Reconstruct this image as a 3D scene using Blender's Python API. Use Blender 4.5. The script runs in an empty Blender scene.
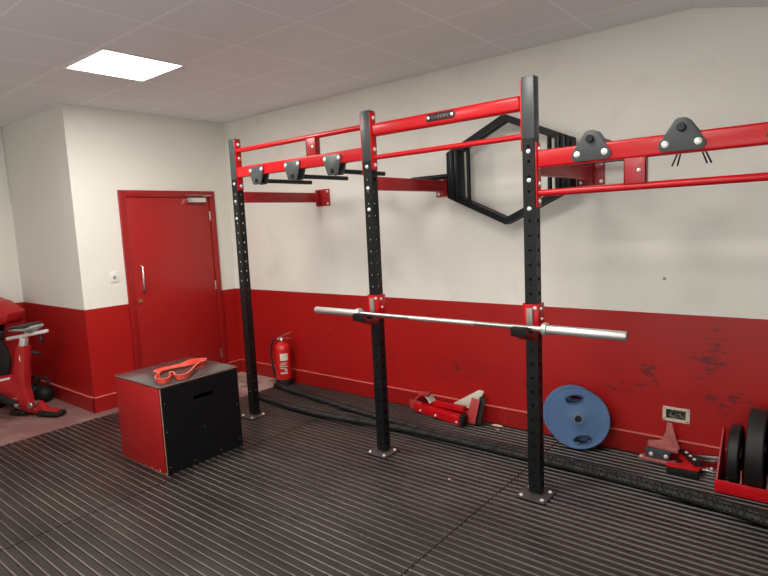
import bpy, bmesh, math, random
from mathutils import Vector, Matrix
random.seed(7)
scene = bpy.context.scene
COL = scene.collection
PI = math.pi

# ------------------------------------------------------------------ materials
def mat(name, color, rough=0.5, metal=0.0, var=0.0, vscale=8.0, bump=0.0, bscale=60.0, coat=0.0, rvar=0.0, spec=0.5):
    m = bpy.data.materials.new(name); m.use_nodes = True
    nt = m.node_tree; b = nt.nodes['Principled BSDF']
    b.inputs['Base Color'].default_value = (*color, 1)
    b.inputs['Roughness'].default_value = rough
    b.inputs['Metallic'].default_value = metal
    b.inputs['Coat Weight'].default_value = coat
    b.inputs['Specular IOR Level'].default_value = spec
    tc = nt.nodes.new('ShaderNodeTexCoord')
    if var > 0 or rvar > 0:
        n = nt.nodes.new('ShaderNodeTexNoise'); n.inputs['Scale'].default_value = vscale
        n.inputs['Detail'].default_value = 4
        nt.links.new(tc.outputs['Object'], n.inputs['Vector'])
        if var > 0:
            r = nt.nodes.new('ShaderNodeMix'); r.data_type = 'RGBA'
            r.inputs['A'].default_value = (*[max(0, c*(1-var)) for c in color], 1)
            r.inputs['B'].default_value = (*[min(1, c*(1+var)) for c in color], 1)
            nt.links.new(n.outputs['Fac'], r.inputs['Factor'])
            nt.links.new(r.outputs['Result'], b.inputs['Base Color'])
        if rvar > 0:
            mr = nt.nodes.new('ShaderNodeMapRange')
            mr.inputs['From Min'].default_value = .3; mr.inputs['From Max'].default_value = .7
            mr.inputs['To Min'].default_value = max(.02, rough-rvar); mr.inputs['To Max'].default_value = min(1, rough+rvar)
            nt.links.new(n.outputs['Fac'], mr.inputs['Value']); nt.links.new(mr.outputs['Result'], b.inputs['Roughness'])
    if bump > 0:
        n2 = nt.nodes.new('ShaderNodeTexNoise'); n2.inputs['Scale'].default_value = bscale
        nt.links.new(tc.outputs['Object'], n2.inputs['Vector'])
        bp = nt.nodes.new('ShaderNodeBump'); bp.inputs['Strength'].default_value = bump; bp.inputs['Distance'].default_value = .004
        nt.links.new(n2.outputs['Fac'], bp.inputs['Height']); nt.links.new(bp.outputs['Normal'], b.inputs['Normal'])
    return m

class NT:
    """small helper around a node tree"""
    def __init__(s, m): s.t = m.node_tree; s.b = s.t.nodes['Principled BSDF']
    def new(s, k): return s.t.nodes.new(k)
    def lk(s, a, b): s.t.links.new(a, b)
    def math(s, op, a, b=None, c=None):
        n = s.new('ShaderNodeMath'); n.operation = op
        for i, v in enumerate((a, b, c)):
            if v is None: continue
            if isinstance(v, (int, float)): n.inputs[i].default_value = v
            else: s.lk(v, n.inputs[i])
        return n.outputs[0]
    def mix(s, f, a, b):
        n = s.new('ShaderNodeMix'); n.data_type = 'RGBA'
        for k, v in (('Factor', f), ('A', a), ('B', b)):
            if isinstance(v, tuple): n.inputs[k].default_value = (*v, 1)
            elif isinstance(v, (int, float)): n.inputs[k].default_value = v
            else: s.lk(v, n.inputs[k])
        return n.outputs['Result']
    def noise(s, vec, scale, detail=3, rough=.5):
        n = s.new('ShaderNodeTexNoise'); n.inputs['Scale'].default_value = scale; n.inputs['Detail'].default_value = detail
        n.inputs['Roughness'].default_value = rough
        s.lk(vec, n.inputs['Vector']); return n.outputs['Fac']
    def ss(s, v, lo, hi):
        n = s.new('ShaderNodeMapRange'); n.interpolation_type = 'SMOOTHSTEP'
        n.inputs['From Min'].default_value = lo; n.inputs['From Max'].default_value = hi
        s.lk(v, n.inputs['Value']); return n.outputs['Result']

WHITE = (0.79, 0.77, 0.70); RED = (0.375, 0.0085, 0.0075)
RED_H = 0.9715
def wall_material(name, scuffs=()):
    m = bpy.data.materials.new(name); m.use_nodes = True
    n = NT(m); g = n.new('ShaderNodeNewGeometry'); pos = g.outputs['Position']
    sx = n.new('ShaderNodeSeparateXYZ'); n.lk(pos, sx.inputs[0])
    isred = n.math('LESS_THAN', sx.outputs['Z'], RED_H)
    blot = n.noise(pos, 1.7, 4)
    fine = n.noise(pos, 26, 3)
    wcol = n.mix(blot, tuple(c*.94 for c in WHITE), tuple(min(1, c*1.05) for c in WHITE))
    rcol = n.mix(blot, tuple(c*.86 for c in RED), tuple(c*1.14 for c in RED))
    if scuffs:
        mp = n.new('ShaderNodeMapping'); mp.inputs['Scale'].default_value = (15, 15, 42); n.lk(pos, mp.inputs['Vector'])
        st = n.noise(mp.outputs[0], 1.0, 3, .6)
        tot = None
        for (x, z, rx, rz, amt) in scuffs:
            dx = n.math('DIVIDE', n.math('SUBTRACT', sx.outputs['X'], x), rx)
            dz = n.math('DIVIDE', n.math('SUBTRACT', sx.outputs['Z'], z), rz)
            d = n.math('SQRT', n.math('ADD', n.math('MULTIPLY', dx, dx), n.math('MULTIPLY', dz, dz)))
            f = n.math('MULTIPLY', n.math('SUBTRACT', 1.0, n.math('MINIMUM', d, 1.0)), amt)
            tot = f if tot is None else n.math('MAXIMUM', tot, f)
        thr = n.math('ADD', st, n.math('MULTIPLY', tot, .24))
        black = n.math('MULTIPLY', n.ss(thr, .66, .78), n.math('GREATER_THAN', tot, .01))
        rcol = n.mix(n.math('MULTIPLY', black, .65), rcol, (.035, .012, .012))
        vor = n.new('ShaderNodeTexVoronoi'); vor.inputs['Scale'].default_value = 4.3; n.lk(pos, vor.inputs['Vector'])
        chip = n.math('LESS_THAN', vor.outputs['Distance'], .028)
        rcol = n.mix(n.math('MULTIPLY', chip, .55), rcol, (.6, .42, .38))
        # grime on the white part near the rack
        gr = n.math('MULTIPLY', n.ss(n.noise(pos, 3.1, 5), .55, .75), .16)
        wcol = n.mix(gr, wcol, (.36, .31, .26))
    col = n.mix(isred, wcol, rcol)
    n.lk(col, n.b.inputs['Base Color'])
    rg = n.math('SUBTRACT', .62, n.math('MULTIPLY', isred, .26)); n.lk(rg, n.b.inputs['Roughness'])
    bp = n.new('ShaderNodeBump'); bp.inputs['Strength'].default_value = .12; bp.inputs['Distance'].default_value = .004
    n.lk(fine, bp.inputs['Height']); n.lk(bp.outputs['Normal'], n.b.inputs['Normal'])
    return m

def ceiling_material():
    m = bpy.data.materials.new('ceiling_tile'); m.use_nodes = True
    n = NT(m); g = n.new('ShaderNodeNewGeometry'); pos = g.outputs['Position']
    sx = n.new('ShaderNodeSeparateXYZ'); n.lk(pos, sx.inputs[0])
    def line(c, off, pitch):
        f = n.math('FRACT', n.math('DIVIDE', n.math('SUBTRACT', c, off - 60), pitch))
        d = n.math('MINIMUM', f, n.math('SUBTRACT', 1.0, f))
        return n.math('LESS_THAN', d, .014)
    ln = n.math('MAXIMUM', line(sx.outputs['X'], -2.39, .6), line(sx.outputs['Y'], -.58, .6))
    # flat part only: the slope to the right is plain plaster
    ln = n.math('MULTIPLY', ln, n.math('LESS_THAN', sx.outputs['X'], .58))
    base = n.mix(n.noise(pos, 2.2, 4), (.81, .815, .82), (.87, .875, .88))
    base = n.mix(n.math('MULTIPLY', n.ss(n.noise(pos, 90, 2), .6, .7), .12), base, (.3, .27, .25))
    col = n.mix(ln, base, (.96, .96, .96))
    n.lk(col, n.b.inputs['Base Color']); n.b.inputs['Roughness'].default_value = .9
    return m

def carpet_material():
    m = bpy.data.materials.new('red_carpet'); m.use_nodes = True
    n = NT(m); g = n.new('ShaderNodeNewGeometry'); pos = g.outputs['Position']
    c = n.mix(n.noise(pos, 140, 3), (.10, .038, .036), (.27, .125, .115))
    c = n.mix(n.math('MULTIPLY', n.ss(n.noise(pos, 3, 4), .45, .7), .5), c, (.30, .19, .17))
    sx = n.new('ShaderNodeSeparateXYZ'); n.lk(pos, sx.inputs[0])
    # worn pale corner beside the door
    near = n.math('MULTIPLY', n.ss(sx.outputs['Y'], .30, .62), n.ss(n.noise(pos, 5, 3), .35, .6))
    c = n.mix(n.math('MULTIPLY', near, .65), c, (.48, .36, .30))
    # pale floor added out of view to bounce neutral fill light upward
    c = n.mix(n.math('LESS_THAN', sx.outputs['Y'], -3.25), c, (.70, .73, .76))
    n.lk(c, n.b.inputs['Base Color']); n.b.inputs['Roughness'].default_value = .95
    bp = n.new('ShaderNodeBump'); bp.inputs['Strength'].default_value = .5; bp.inputs['Distance'].default_value = .004
    n.lk(n.noise(pos, 220, 2), bp.inputs['Height']); n.lk(bp.outputs['Normal'], n.b.inputs['Normal'])
    return m

def rubber_material(name, dark, light, rough):
    m = bpy.data.materials.new(name); m.use_nodes = True
    n = NT(m); g = n.new('ShaderNodeNewGeometry'); pos = g.outputs['Position']
    mp = n.new('ShaderNodeMapping'); mp.inputs['Scale'].default_value = (1.2, 3.0, 3.0); n.lk(pos, mp.inputs['Vector'])
    big = n.noise(mp.outputs[0], 1.1, 5, .6)
    c = n.mix(n.ss(big, .3, .7), dark, light)
    vor = n.new('ShaderNodeTexVoronoi'); vor.inputs['Scale'].default_value = 5.0; n.lk(pos, vor.inputs['Vector'])
    spk = n.math('LESS_THAN', vor.outputs['Distance'], .022)
    c = n.mix(n.math('MULTIPLY', spk, .5), c, (.5, .46, .42))
    n.lk(c, n.b.inputs['Base Color'])
    r = n.math('ADD', rough - .1, n.math('MULTIPLY', n.noise(pos, 2.6, 4), .2)); n.lk(r, n.b.inputs['Roughness'])
    return m

M = {}
M['wall_back'] = wall_material('painted_wall_back', [(.36, .55, .12, .18, 1.0), (.72, .70, .17, .26, 1.05), (.85, .45, .30, .22, .8),
                                                     (-1.15, .36, .5, .16, .75), (-.55, .33, .3, .12, .75), (.2, .42, .3, .16, .7), (-1.9, .45, .3, .1, .5)])
M['wall'] = wall_material('painted_wall')
M['plain'] = mat('plain_white_wall', (.80, .79, .76), .7, var=.03, vscale=2)
M['ceiling'] = ceiling_material()
M['carpet'] = carpet_material()
M['skirting'] = mat('skirting_red', (.31, .008, .007), .36, var=.12)
M['skirt_top'] = mat('skirting_dusty_edge', (.50, .12, .09), .6)
M['door'] = mat('door_red_gloss', (.36, .013, .012), .30, var=.06, vscale=2)
M['frame_red'] = mat('door_frame_red', (.31, .010, .010), .32)
M['gap'] = mat('dark_gap', (.02, .004, .004), .8)
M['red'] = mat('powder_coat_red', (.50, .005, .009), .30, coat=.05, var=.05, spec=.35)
M['red_dk'] = mat('powder_coat_red_dull', (.36, .012, .016), .35, var=.1)
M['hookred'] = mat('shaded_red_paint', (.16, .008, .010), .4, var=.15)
M['red_worn'] = mat('red_paint_worn', (.42, .035, .035), .45, var=.35, vscale=22)
M['red_faded'] = mat('faded_red_paint', (.46, .13, .12), .5, var=.5, vscale=26)
M['black'] = mat('powder_coat_black', (.006, .007, .0075), .36, var=.15, spec=.32)
M['char'] = mat('charcoal_steel', (.040, .046, .048), .38, var=.1)
M['char2'] = mat('dark_grey_plate', (.045, .052, .054), .45)
M['trap'] = mat('trap_bar_black', (.005, .006, .0075), .38, spec=.22)
M['chrome'] = mat('chrome', (.80, .79, .77), .22, 1.0, rvar=.05, vscale=20)
M['satin'] = mat('satin_steel', (.70, .69, .665), .42, .85, var=.05, vscale=25)
M['steel'] = mat('brushed_steel', (.60, .58, .55), .30, 1.0, var=.1, vscale=30)
M['steel_dk'] = mat('knurled_steel', (.46, .44, .42), .36, 1.0, var=.1, vscale=60)
M['zinc'] = mat('zinc_bolt', (.86, .85, .80), .35, .5)
M['galv'] = mat('scuffed_base_plate', (.055, .05, .047), .45, .2, var=.3, vscale=30)
M['rubber'] = mat('black_rubber', (.009, .009, .009), .58, var=.3, vscale=14, spec=.3)
M['bumper'] = mat('black_bumper_rubber', (.013, .0125, .0125), .5, var=.4, vscale=10, spec=.35)
M['mat_base'] = rubber_material('rubber_mat_groove', (.011, .0085, .0075), (.026, .020, .0175), .36)
M['mat_rib'] = rubber_material('rubber_mat_rib_highlight', (.065, .057, .051), (.140, .126, .112), .42)  # crests paler than grooves: gloss highlights put into the colour, with dust wear
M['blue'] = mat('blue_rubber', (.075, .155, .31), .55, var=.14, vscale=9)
M['hubgrey'] = mat('hub_grey', (.17, .185, .20), .5, .3)
M['blue_dk'] = mat('blue_rubber_dark', (.035, .075, .17), .6)  # darker blue for the rims of the grip holes
M['boxred'] = mat('box_side_red', (.36, .008, .008), .40, var=.08)
M['boxblack'] = mat('box_side_black', (.005, .005, .006), .55, var=.3, spec=.18)
M['boxtop'] = mat('box_top_grey', (.055, .046, .046), .22, rvar=.06, var=.25)
M['boxedge'] = mat('box_chipped_edge', (.45, .20, .15), .6, var=.4, vscale=40)
M['band'] = mat('orange_red_latex', (.68, .065, .04), .42, var=.15)
M['band2'] = mat('orange_red_latex_edge', (.72, .20, .13), .5)
M['ext_red'] = mat('extinguisher_red', (.62, .012, .010), .22, coat=.4)
M['paper'] = mat('label_white', (.72, .68, .60), .6)
M['paper_glow'] = mat('label_cream', (.80, .79, .66), .6)
M['print'] = mat('label_print_red', (.55, .03, .03), .6)
M['hose'] = mat('hose_black', (.015, .013, .012), .5)
M['brass'] = mat('brass', (.55, .40, .20), .35, 1.0)
M['plaster'] = mat('broken_plaster', (.62, .54, .42), .9, var=.35, vscale=45, bump=.6, bscale=70)
M['cavity'] = mat('cavity_dirt', (.13, .12, .095), .95, var=.9, vscale=55, bump=.6)
M['cream'] = mat('cream_paint_steel', (.70, .66, .56), .4)
M['bare'] = mat('bare_grey_plate', (.30, .28, .25), .4, .4)
M['white_pl'] = mat('white_plastic', (.80, .78, .73), .35)
M['slider'] = mat('satin_silver', (.80, .79, .77), .38, .35)
M['bikered'] = mat('bike_frame_red', (.36, .014, .016), .35, var=.1)
M['saddle'] = mat('saddle_black', (.014, .015, .015), .45)
M['saddle_g'] = mat('saddle_grey', (.34, .33, .31), .5)
M['vinyl'] = mat('red_vinyl', (.42, .013, .016), .38, var=.1)
M['rope'] = mat('battle_rope_black', (.012, .013, .0125), .52, var=.4, vscale=50, spec=.35)
M['flake'] = mat('paint_flake', (.72, .52, .42), .8)
M['namepl'] = mat('name_plate_dark', (.05, .04, .042), .3, .6)
M['nameletter'] = mat('name_plate_relief', (.15, .12, .12), .35, .8)

def emat(name, col, s):
    m = bpy.data.materials.new(name); m.use_nodes = True
    b = m.node_tree.nodes['Principled BSDF']
    b.inputs['Base Color'].default_value = (.9, .9, .9, 1)
    b.inputs['Emission Color'].default_value = (*col, 1); b.inputs['Emission Strength'].default_value = s
    return m
M['lit'] = emat('lit_diffuser', (1, .97, .92), 5.0)

# ------------------------------------------------------------------ mesh builder
class MB:
    def __init__(s): s.bm = bmesh.new(); s.mi = 0
    def _fin(s, n0):
        s.bm.faces.ensure_lookup_table()
        for f in s.bm.faces[n0:]: f.material_index = s.mi
    def box(s, lo, hi, bev=0.0, seg=2, mx=None):
        n0 = len(s.bm.faces)
        t = bmesh.new()
        bmesh.ops.create_cube(t, size=1)
        lo = Vector(lo); hi = Vector(hi)
        for v in t.verts: v.co = Vector([(lo[i]+hi[i])/2 + v.co[i]*(hi[i]-lo[i]) for i in range(3)])
        if bev > 0: bmesh.ops.bevel(t, geom=t.edges[:], offset=min(bev, .49*min(abs(hi[i]-lo[i]) for i in range(3))), segments=seg, profile=.5, affect='EDGES')
        s._merge(t, mx); s._fin(n0); return s
    def _merge(s, t, mx=None):
        if mx is not None: bmesh.ops.transform(t, matrix=mx, verts=t.verts)
        me = bpy.data.meshes.new('tmp'); t.to_mesh(me); t.free(); s.bm.from_mesh(me); bpy.data.meshes.remove(me)
    def bar(s, p0, p1, w, h, bev=.004, up=(0, 0, 1)):
        """rectangular bar between two points; w across, h along 'up'"""
        p0 = Vector(p0); p1 = Vector(p1); d = p1-p0; L = d.length; x = d.normalized()
        up = Vector(up)
        if abs(x.dot(up)) > .98: up = Vector((0, 1, 0))
        y = up.cross(x).normalized(); z = x.cross(y)
        mx = Matrix(((x.x, y.x, z.x, p0.x), (x.y, y.y, z.y, p0.y), (x.z, y.z, z.z, p0.z), (0, 0, 0, 1)))
        return s.box((0, -w/2, -h/2), (L, w/2, h/2), bev, 2, mx)
    def cyl(s, p0, p1, r, r2=None, seg=20, bev=0.0):
        n0 = len(s.bm.faces)
        p0 = Vector(p0); p1 = Vector(p1); d = p1-p0; L = d.length
        prof = [(0, 0), (r, 0), (r if r2 is None else r2, L), (0, L)]
        if bev > 0:
            R2 = r if r2 is None else r2
            prof = [(0, 0), (r-bev, 0), (r, bev), (R2, L-bev), (R2-bev, L), (0, L)]
        s._lathe(prof, p0, d.normalized(), seg); s._fin(n0); return s
    def _lathe(s, prof, o, ax, seg):
        ax = Vector(ax).normalized(); a = ax.orthogonal().normalized(); b = ax.cross(a)
        rings = []
        for (r, h) in prof:
            if r < 1e-6: rings.append([s.bm.verts.new(o+ax*h)])
            else: rings.append([s.bm.verts.new(o+ax*h+a*(r*math.cos(2*PI*i/seg))+b*(r*math.sin(2*PI*i/seg))) for i in range(seg)])
        for A, B in zip(rings, rings[1:]):
            for i in range(seg):
                j = (i+1) % seg
                if len(A) == 1 and len(B) == 1: continue
                if len(A) == 1: f = [A[0], B[j], B[i]]
                elif len(B) == 1: f = [A[i], A[j], B[0]]
                else: f = [A[i], A[j], B[j], B[i]]
                try: s.bm.faces.new(f)
                except ValueError: pass
    def lathe(s, prof, o, ax=(0, 0, 1), seg=32):
        n0 = len(s.bm.faces); s._lathe(prof, Vector(o), ax, seg); s._fin(n0); return s
    def tube(s, pts, r, seg=10, caps=True):
        n0 = len(s.bm.faces); pts = [Vector(p) for p in pts]; rings = []
        T = [(pts[min(i+1, len(pts)-1)]-pts[max(i-1, 0)]).normalized() for i in range(len(pts))]
        a = T[0].orthogonal().normalized()
        for i, p in enumerate(pts):
            a = (a - T[i]*a.dot(T[i])).normalized(); b = T[i].cross(a)
            rr = r[i] if isinstance(r, (list, tuple)) else r
            rings.append([s.bm.verts.new(p+a*(rr*math.cos(2*PI*k/seg))+b*(rr*math.sin(2*PI*k/seg))) for k in range(seg)])
        for A, B in zip(rings, rings[1:]):
            for k in range(seg): s.bm.faces.new([A[k], A[(k+1) % seg], B[(k+1) % seg], B[k]])
        if caps: s.bm.faces.new(rings[0][::-1]); s.bm.faces.new(rings[-1])
        s._fin(n0); return s
    def prism(s, poly, o, ex, ey, depth, bev=0.0, both=False):
        """polygon in plane (o, ex, ey), extruded by vector ex x ey * depth"""
        n0 = len(s.bm.faces); t = bmesh.new()
        o = Vector(o); ex = Vector(ex); ey = Vector(ey); nz = ex.cross(ey).normalized()
        vs = [t.verts.new(o+ex*x+ey*y) for x, y in poly]; f = t.faces.new(vs)
        r = bmesh.ops.extrude_face_region(t, geom=[f])
        bmesh.ops.translate(t, vec=nz*depth, verts=[v for v in r['geom'] if isinstance(v, bmesh.types.BMVert)])
        bmesh.ops.recalc_face_normals(t, faces=t.faces)
        if bev > 0: bmesh.ops.bevel(t, geom=t.edges[:], offset=bev, segments=2, profile=.5, affect='EDGES')
        s._merge(t); s._fin(n0); return s
    def quad(s, *ps):
        n0 = len(s.bm.faces); s.bm.faces.new([s.bm.verts.new(p) for p in ps]); s._fin(n0); return s
    def build(s, name, mats, parent=None, smooth=True, loc=None, kind=None, label=None):
        bmesh.ops.recalc_face_normals(s.bm, faces=s.bm.faces)
        me = bpy.data.meshes.new(name); s.bm.to_mesh(me); s.bm.free()
        for m in (mats if isinstance(mats, (list, tuple)) else [mats]): me.materials.append(m)
        if smooth:
            me.polygons.foreach_set('use_smooth', [True]*len(me.polygons))
            try: me.set_sharp_from_angle(angle=math.radians(38))
            except Exception: pass
        o = bpy.data.objects.new(name, me); COL.objects.link(o)
        if parent: o.parent = parent
        if loc is not None: o.location = loc
        if kind: o['kind'] = kind
        if label: o['label'] = label
        return o

def tag(o, label, cat, group=None, kind=None):
    o['label'] = label; o['category'] = cat
    if group: o['group'] = group
    if kind: o['kind'] = kind
    return o
def empty(name, label, cat, loc=(0, 0, 0), rz=0, group=None):
    o = bpy.data.objects.new(name, None); COL.objects.link(o); o.empty_display_size = .1
    o.location = loc; o.rotation_euler = (0, 0, rz)
    return tag(o, label, cat, group)
def copy_tree(o, parent=None):
    c = o.copy(); COL.objects.link(c); c.parent = parent
    for ch in list(o.children): copy_tree(ch, c)
    return c

# ------------------------------------------------------------------ room shell
D = .973; XW = -4.109; YC = -.721; HC = 2.835; XL = -5.605; XR = 3.3; YF = -5.6; FZ = -.014; XB = .588
def ztop(x): return HC if x < XB else HC-.24*(x-XB)
def wall(name, pts, m):
    o = MB().quad(*pts).build(name, m, smooth=False, kind='structure'); return o
hx0, hx1, hz0, hz1 = .449, .600, .256, .343          # broken opening in the back wall
wb = MB()
def q(x0, x1, z0, z1, zt=None):
    a, b = (z1, z1) if zt is None else zt
    wb.quad((x0, D, z0), (x1, D, z0), (x1, D, b), (x0, D, a))
q(XW, hx0, FZ, HC); q(hx0, hx1, FZ, hz0); q(hx0, XB, hz1, HC); q(XB, hx1, hz1, None, (HC, ztop(hx1))); q(hx1, XR, FZ, None, (ztop(hx1), ztop(XR)))
wall_back = wb.build('wall_back', M['wall_back'], smooth=False, kind='structure')
wall('wall_door', [(XW, YC, FZ), (XW, D, FZ), (XW, D, HC), (XW, YC, HC)], M['wall'])
wall('wall_corner', [(XL, YC, FZ), (XW, YC, FZ), (XW, YC, HC), (XL, YC, HC)], M['wall'])
wall('wall_left', [(XL, YF, FZ), (XL, YC, FZ), (XL, YC, HC), (XL, YF, HC)], M['wall'])
wall('wall_right', [(XR, YF, FZ), (XR, D, FZ), (XR, D, ztop(XR)), (XR, YF, ztop(XR))], M['plain'])
WX0, WX1, WZ0, WZ1 = -1.6, 2.9, .85, 2.05           # unseen wide window, added behind the camera for soft fill light
fwb = MB()
fwb.quad((XL, YF, FZ), (XR, YF, FZ), (XR, YF, WZ0), (XL, YF, WZ0)); fwb.quad((XL, YF, WZ0), (WX0, YF, WZ0), (WX0, YF, WZ1), (XL, YF, WZ1)); fwb.quad((WX1, YF, WZ0), (XR, YF, WZ0), (XR, YF, WZ1), (WX1, YF, WZ1))
fwb.quad((XL, YF, WZ1), (XR, YF, WZ1), (XR, YF, ztop(XR)), (XB, YF, HC), (XL, YF, HC))
fwb.build('wall_front', M['plain'], smooth=False, kind='structure')
wf = MB()
for k in range(7):
    x = WX0+(WX1-WX0)*k/6; wf.box((x-.03, YF-.03, WZ0), (x+.03, YF+.03, WZ1), .004)
for z in (WZ0, WZ1): wf.box((WX0, YF-.03, z-.03), (WX1, YF+.03, z+.03), .004)
wf.build('added_fill_window_1', M['white_pl'], smooth=False, kind='structure')
cb = MB()
cb.quad((XL, YF, HC), (XB, YF, HC), (XB, YC, HC), (XL, YC, HC)); cb.quad((XW, YC, HC), (XB, YC, HC), (XB, D, HC), (XW, D, HC))
cb.quad((XB, YF, HC), (XR, YF, ztop(XR)), (XR, D, ztop(XR)), (XB, D, HC))
cb.build('ceiling', M['ceiling'], smooth=False, kind='structure')
MB().quad((XL, YF, FZ), (XR, YF, FZ), (XR, D, FZ), (XL, D, FZ)).build('floor', M['carpet'], smooth=False, kind='structure')

# broken outlet opening
hb = MB(); dp = .05
hb.quad((hx0, D+dp, hz0), (hx1, D+dp, hz0), (hx1, D+dp, hz1), (hx0, D+dp, hz1))
for a, b in (((hx0, hz0), (hx1, hz0)), ((hx1, hz0), (hx1, hz1)), ((hx1, hz1), (hx0, hz1)), ((hx0, hz1), (hx0, hz0))):
    hb.quad((a[0], D, a[1]), (b[0], D, b[1]), (b[0], D+dp, b[1]), (a[0], D+dp, a[1]))
for k in range(14):
    x = random.uniform(hx0+.02, hx1-.04); z = random.uniform(hz0, hz1-.03)
    hb.box((x, D+.02, z), (x+random.uniform(.015, .04), D+.05, z+random.uniform(.01, .03)), .003)
hole = hb.build('wall_cavity', M['cavity'], wall_back, smooth=False)
rb = MB(); w = .016
for (x0, x1, z0, z1) in ((hx0-.004, hx1+.004, hz1-.012, hz1+.006), (hx0-.004, hx1+.004, hz0-.006, hz0+.013), (hx0-.006, hx0+.016, hz0, hz1), (hx1-.018, hx1+.006, hz0, hz1)):
    rb.box((x0, D-.004, z0), (x1, D+.01, z1), .003)
rb.build('plaster_rim', M['plaster'], wall_back, smooth=False)

MB().lathe([(0, 0), (.011, 0), (.009, .006), (0, .007)], (.445, D, 1.20), (0, -1, 0), 12).build('wall_screw', M['bare'], wall_back)

# skirting boards with pale dusty top edge
def skirting(name, a, b, n):
    a = Vector(a); b = Vector(b); n = Vector(n); t = .016; h = .1345
    o = MB()
    d = (b-a).normalized()
    def P(p, k, z): return (p.x+n.x*k, p.y+n.y*k, z)
    o.quad(P(a, t, FZ), P(b, t, FZ), P(b, t, h-.006), P(a, t, h-.006))
    o.mi = 1; o.quad(P(a, t, h-.006), P(b, t, h-.006), P(b, t-.004, h), P(a, t-.004, h)); o.quad(P(a, t-.004, h), P(b, t-.004, h), P(b, 0, h), P(a, 0, h)); o.mi = 0
    for p in (a, b): o.quad(P(p, 0, FZ), P(p, t, FZ), P(p, t, h), P(p, 0, h))
    o.build(name, [M['skirting'], M['skirt_top']], smooth=False, kind='structure')
skirting('baseboard_back', (XW, D, 0), (XR, D, 0), (0, -1, 0))
skirting('baseboard_door_near', (XW, YC-.016, 0), (XW, -.309, 0), (1, 0, 0))
skirting('baseboard_door_far', (XW, .766, 0), (XW, D-.016, 0), (1, 0, 0))
skirting('baseboard_corner', (XL, YC, 0), (XW+.016, YC, 0), (0, -1, 0))
skirting('baseboard_left', (XL, YF, 0), (XL, YC-.016, 0), (1, 0, 0))

# ------------------------------------------------------------------ door
dr = bpy.data.objects.new('door_1', None); COL.objects.link(dr); dr['kind'] = 'structure'; dr.location = (XW, .23, FZ)
def dpart(mb, name, m, parent=dr, **k):
    o = mb.build(name, m, parent, **k)
    if parent is dr: o.matrix_parent_inverse = Matrix.Translation((-XW, -.23, -FZ))
    return o
y0, y1, zt = -.306, .764, 2.078; fw = .066
f = MB()
f.box((XW+.001, y0, FZ), (XW+.03, y0+fw, zt), .003); f.box((XW+.001, y1-fw, FZ), (XW+.03, y1, zt), .003); f.box((XW+.001, y0+fw, zt-fw), (XW+.03, y1-fw, zt), .003)
dpart(f, 'door_frame', M['frame_red'])
dpart(MB().box((XW+.001, y0+fw, FZ), (XW+.008, y1-fw, zt-fw)), 'door_gap', M['gap'])
leaf = dpart(MB().box((XW+.002, y0+fw+.005, FZ+.01), (XW+.019, y1-fw-.005, zt-fw-.005), .002), 'door_leaf', M['door'])
h = MB(); hy = -.157
h.tube([(XW+.019, hy, 1.09), (XW+.055, hy, 1.09), (XW+.065, hy, 1.10), (XW+.065, hy, 1.32), (XW+.055, hy, 1.33), (XW+.019, hy, 1.33)], .0105, 12)
dpart(h, 'door_handle', M['chrome'])
dpart(MB().lathe([(0, 0), (.026, 0), (.024, .006), (.012, .008), (0, .008)], (XW+.019, -.192, .975), (1, 0, 0), 24), 'lock_escutcheon', M['brass'])
c = MB(); c.box((XW+.019, .405, 1.955), (XW+.075, .625, 2.005), .006)
dpart(c, 'door_closer', M['chrome'])
a = MB(); a.bar((XW+.06, .60, 2.015), (XW+.06, .70, 2.03), .02, .008); a.bar((XW+.06, .70, 2.03), (XW+.045, .40, 2.035), .018, .008)
dpart(a, 'closer_arm', M['steel'])
for z in (1.81, 1.045, .27):
    dpart(MB().cyl((XW+.026, .689, z-.05), (XW+.026, .689, z+.05), .0085, seg=12, bev=.002), 'hinge', M['steel'])

# light switch
ls = empty('light_switch', 'small white light switch plate on the white wall left of the red door', 'light switch', (XW, -.418, 1.249))
MB().box((0.0005, -.04, -.053), (.010, .04, .053), .004).build('switch_plate', M['white_pl'], ls)
MB().box((.009, -.012, -.02), (.014, .012, .012), .002).build('rocker', M['bare'], ls)
# white cable trunking at the far left
MB().box((XL, YC-.035, 2.02), (XL+.012, YC-.015, HC), .003).build('trim_1', M['white_pl'], kind='structure')

# ------------------------------------------------------------------ ceiling light + lamps
lp = empty('ceiling_light_panel', 'square lit white light panel set in the tiled ceiling', 'ceiling light', (-2.672, -.870, HC))
MB().box((-.28, -.28, -.004), (.28, .28, -.001)).build('diffuser', M['lit'], lp, smooth=False)
fr = MB()
for s in (-1, 1):
    fr.box((min(s*.28, s*.298), -.298, -.007), (max(s*.28, s*.298), .298, -.001)); fr.box((-.28, min(s*.28, s*.298), -.007), (.28, max(s*.28, s*.298), -.001))
fr.build('panel_frame', M['white_pl'], lp, smooth=False)
def lamp(x, y, z, e, rot=(0, 0, 0), size=.53):
    l = bpy.data.lights.new('panel_lamp', 'AREA'); l.shape = 'SQUARE'; l.size = size; l.energy = e; l.color = (1, .955, .90)
    o = bpy.data.objects.new('panel_lamp', l); COL.objects.link(o); o.location = (x, y, z); o.rotation_euler = rot
LE = 33
lamp(-2.675, -.877, HC-.012, LE*1.25)
lamp(-.28, -.877, HC-.012, LE*.75)
lamp(-2.675, -3.28, HC-.012, LE*.8)
lamp(-.28, -3.28, HC-.012, LE)
lamp(.33, -2.05, HC-.012, LE*.8)
lamp(-1.5, -2.05, HC-.012, LE*.8)
pl_ = bpy.data.lights.new('fill_window_portal', 'AREA'); pl_.shape = 'RECTANGLE'; pl_.size = WX1-WX0; pl_.size_y = WZ1-WZ0; pl_.cycles.is_portal = True  # portal guiding sky light through the added fill window
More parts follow.
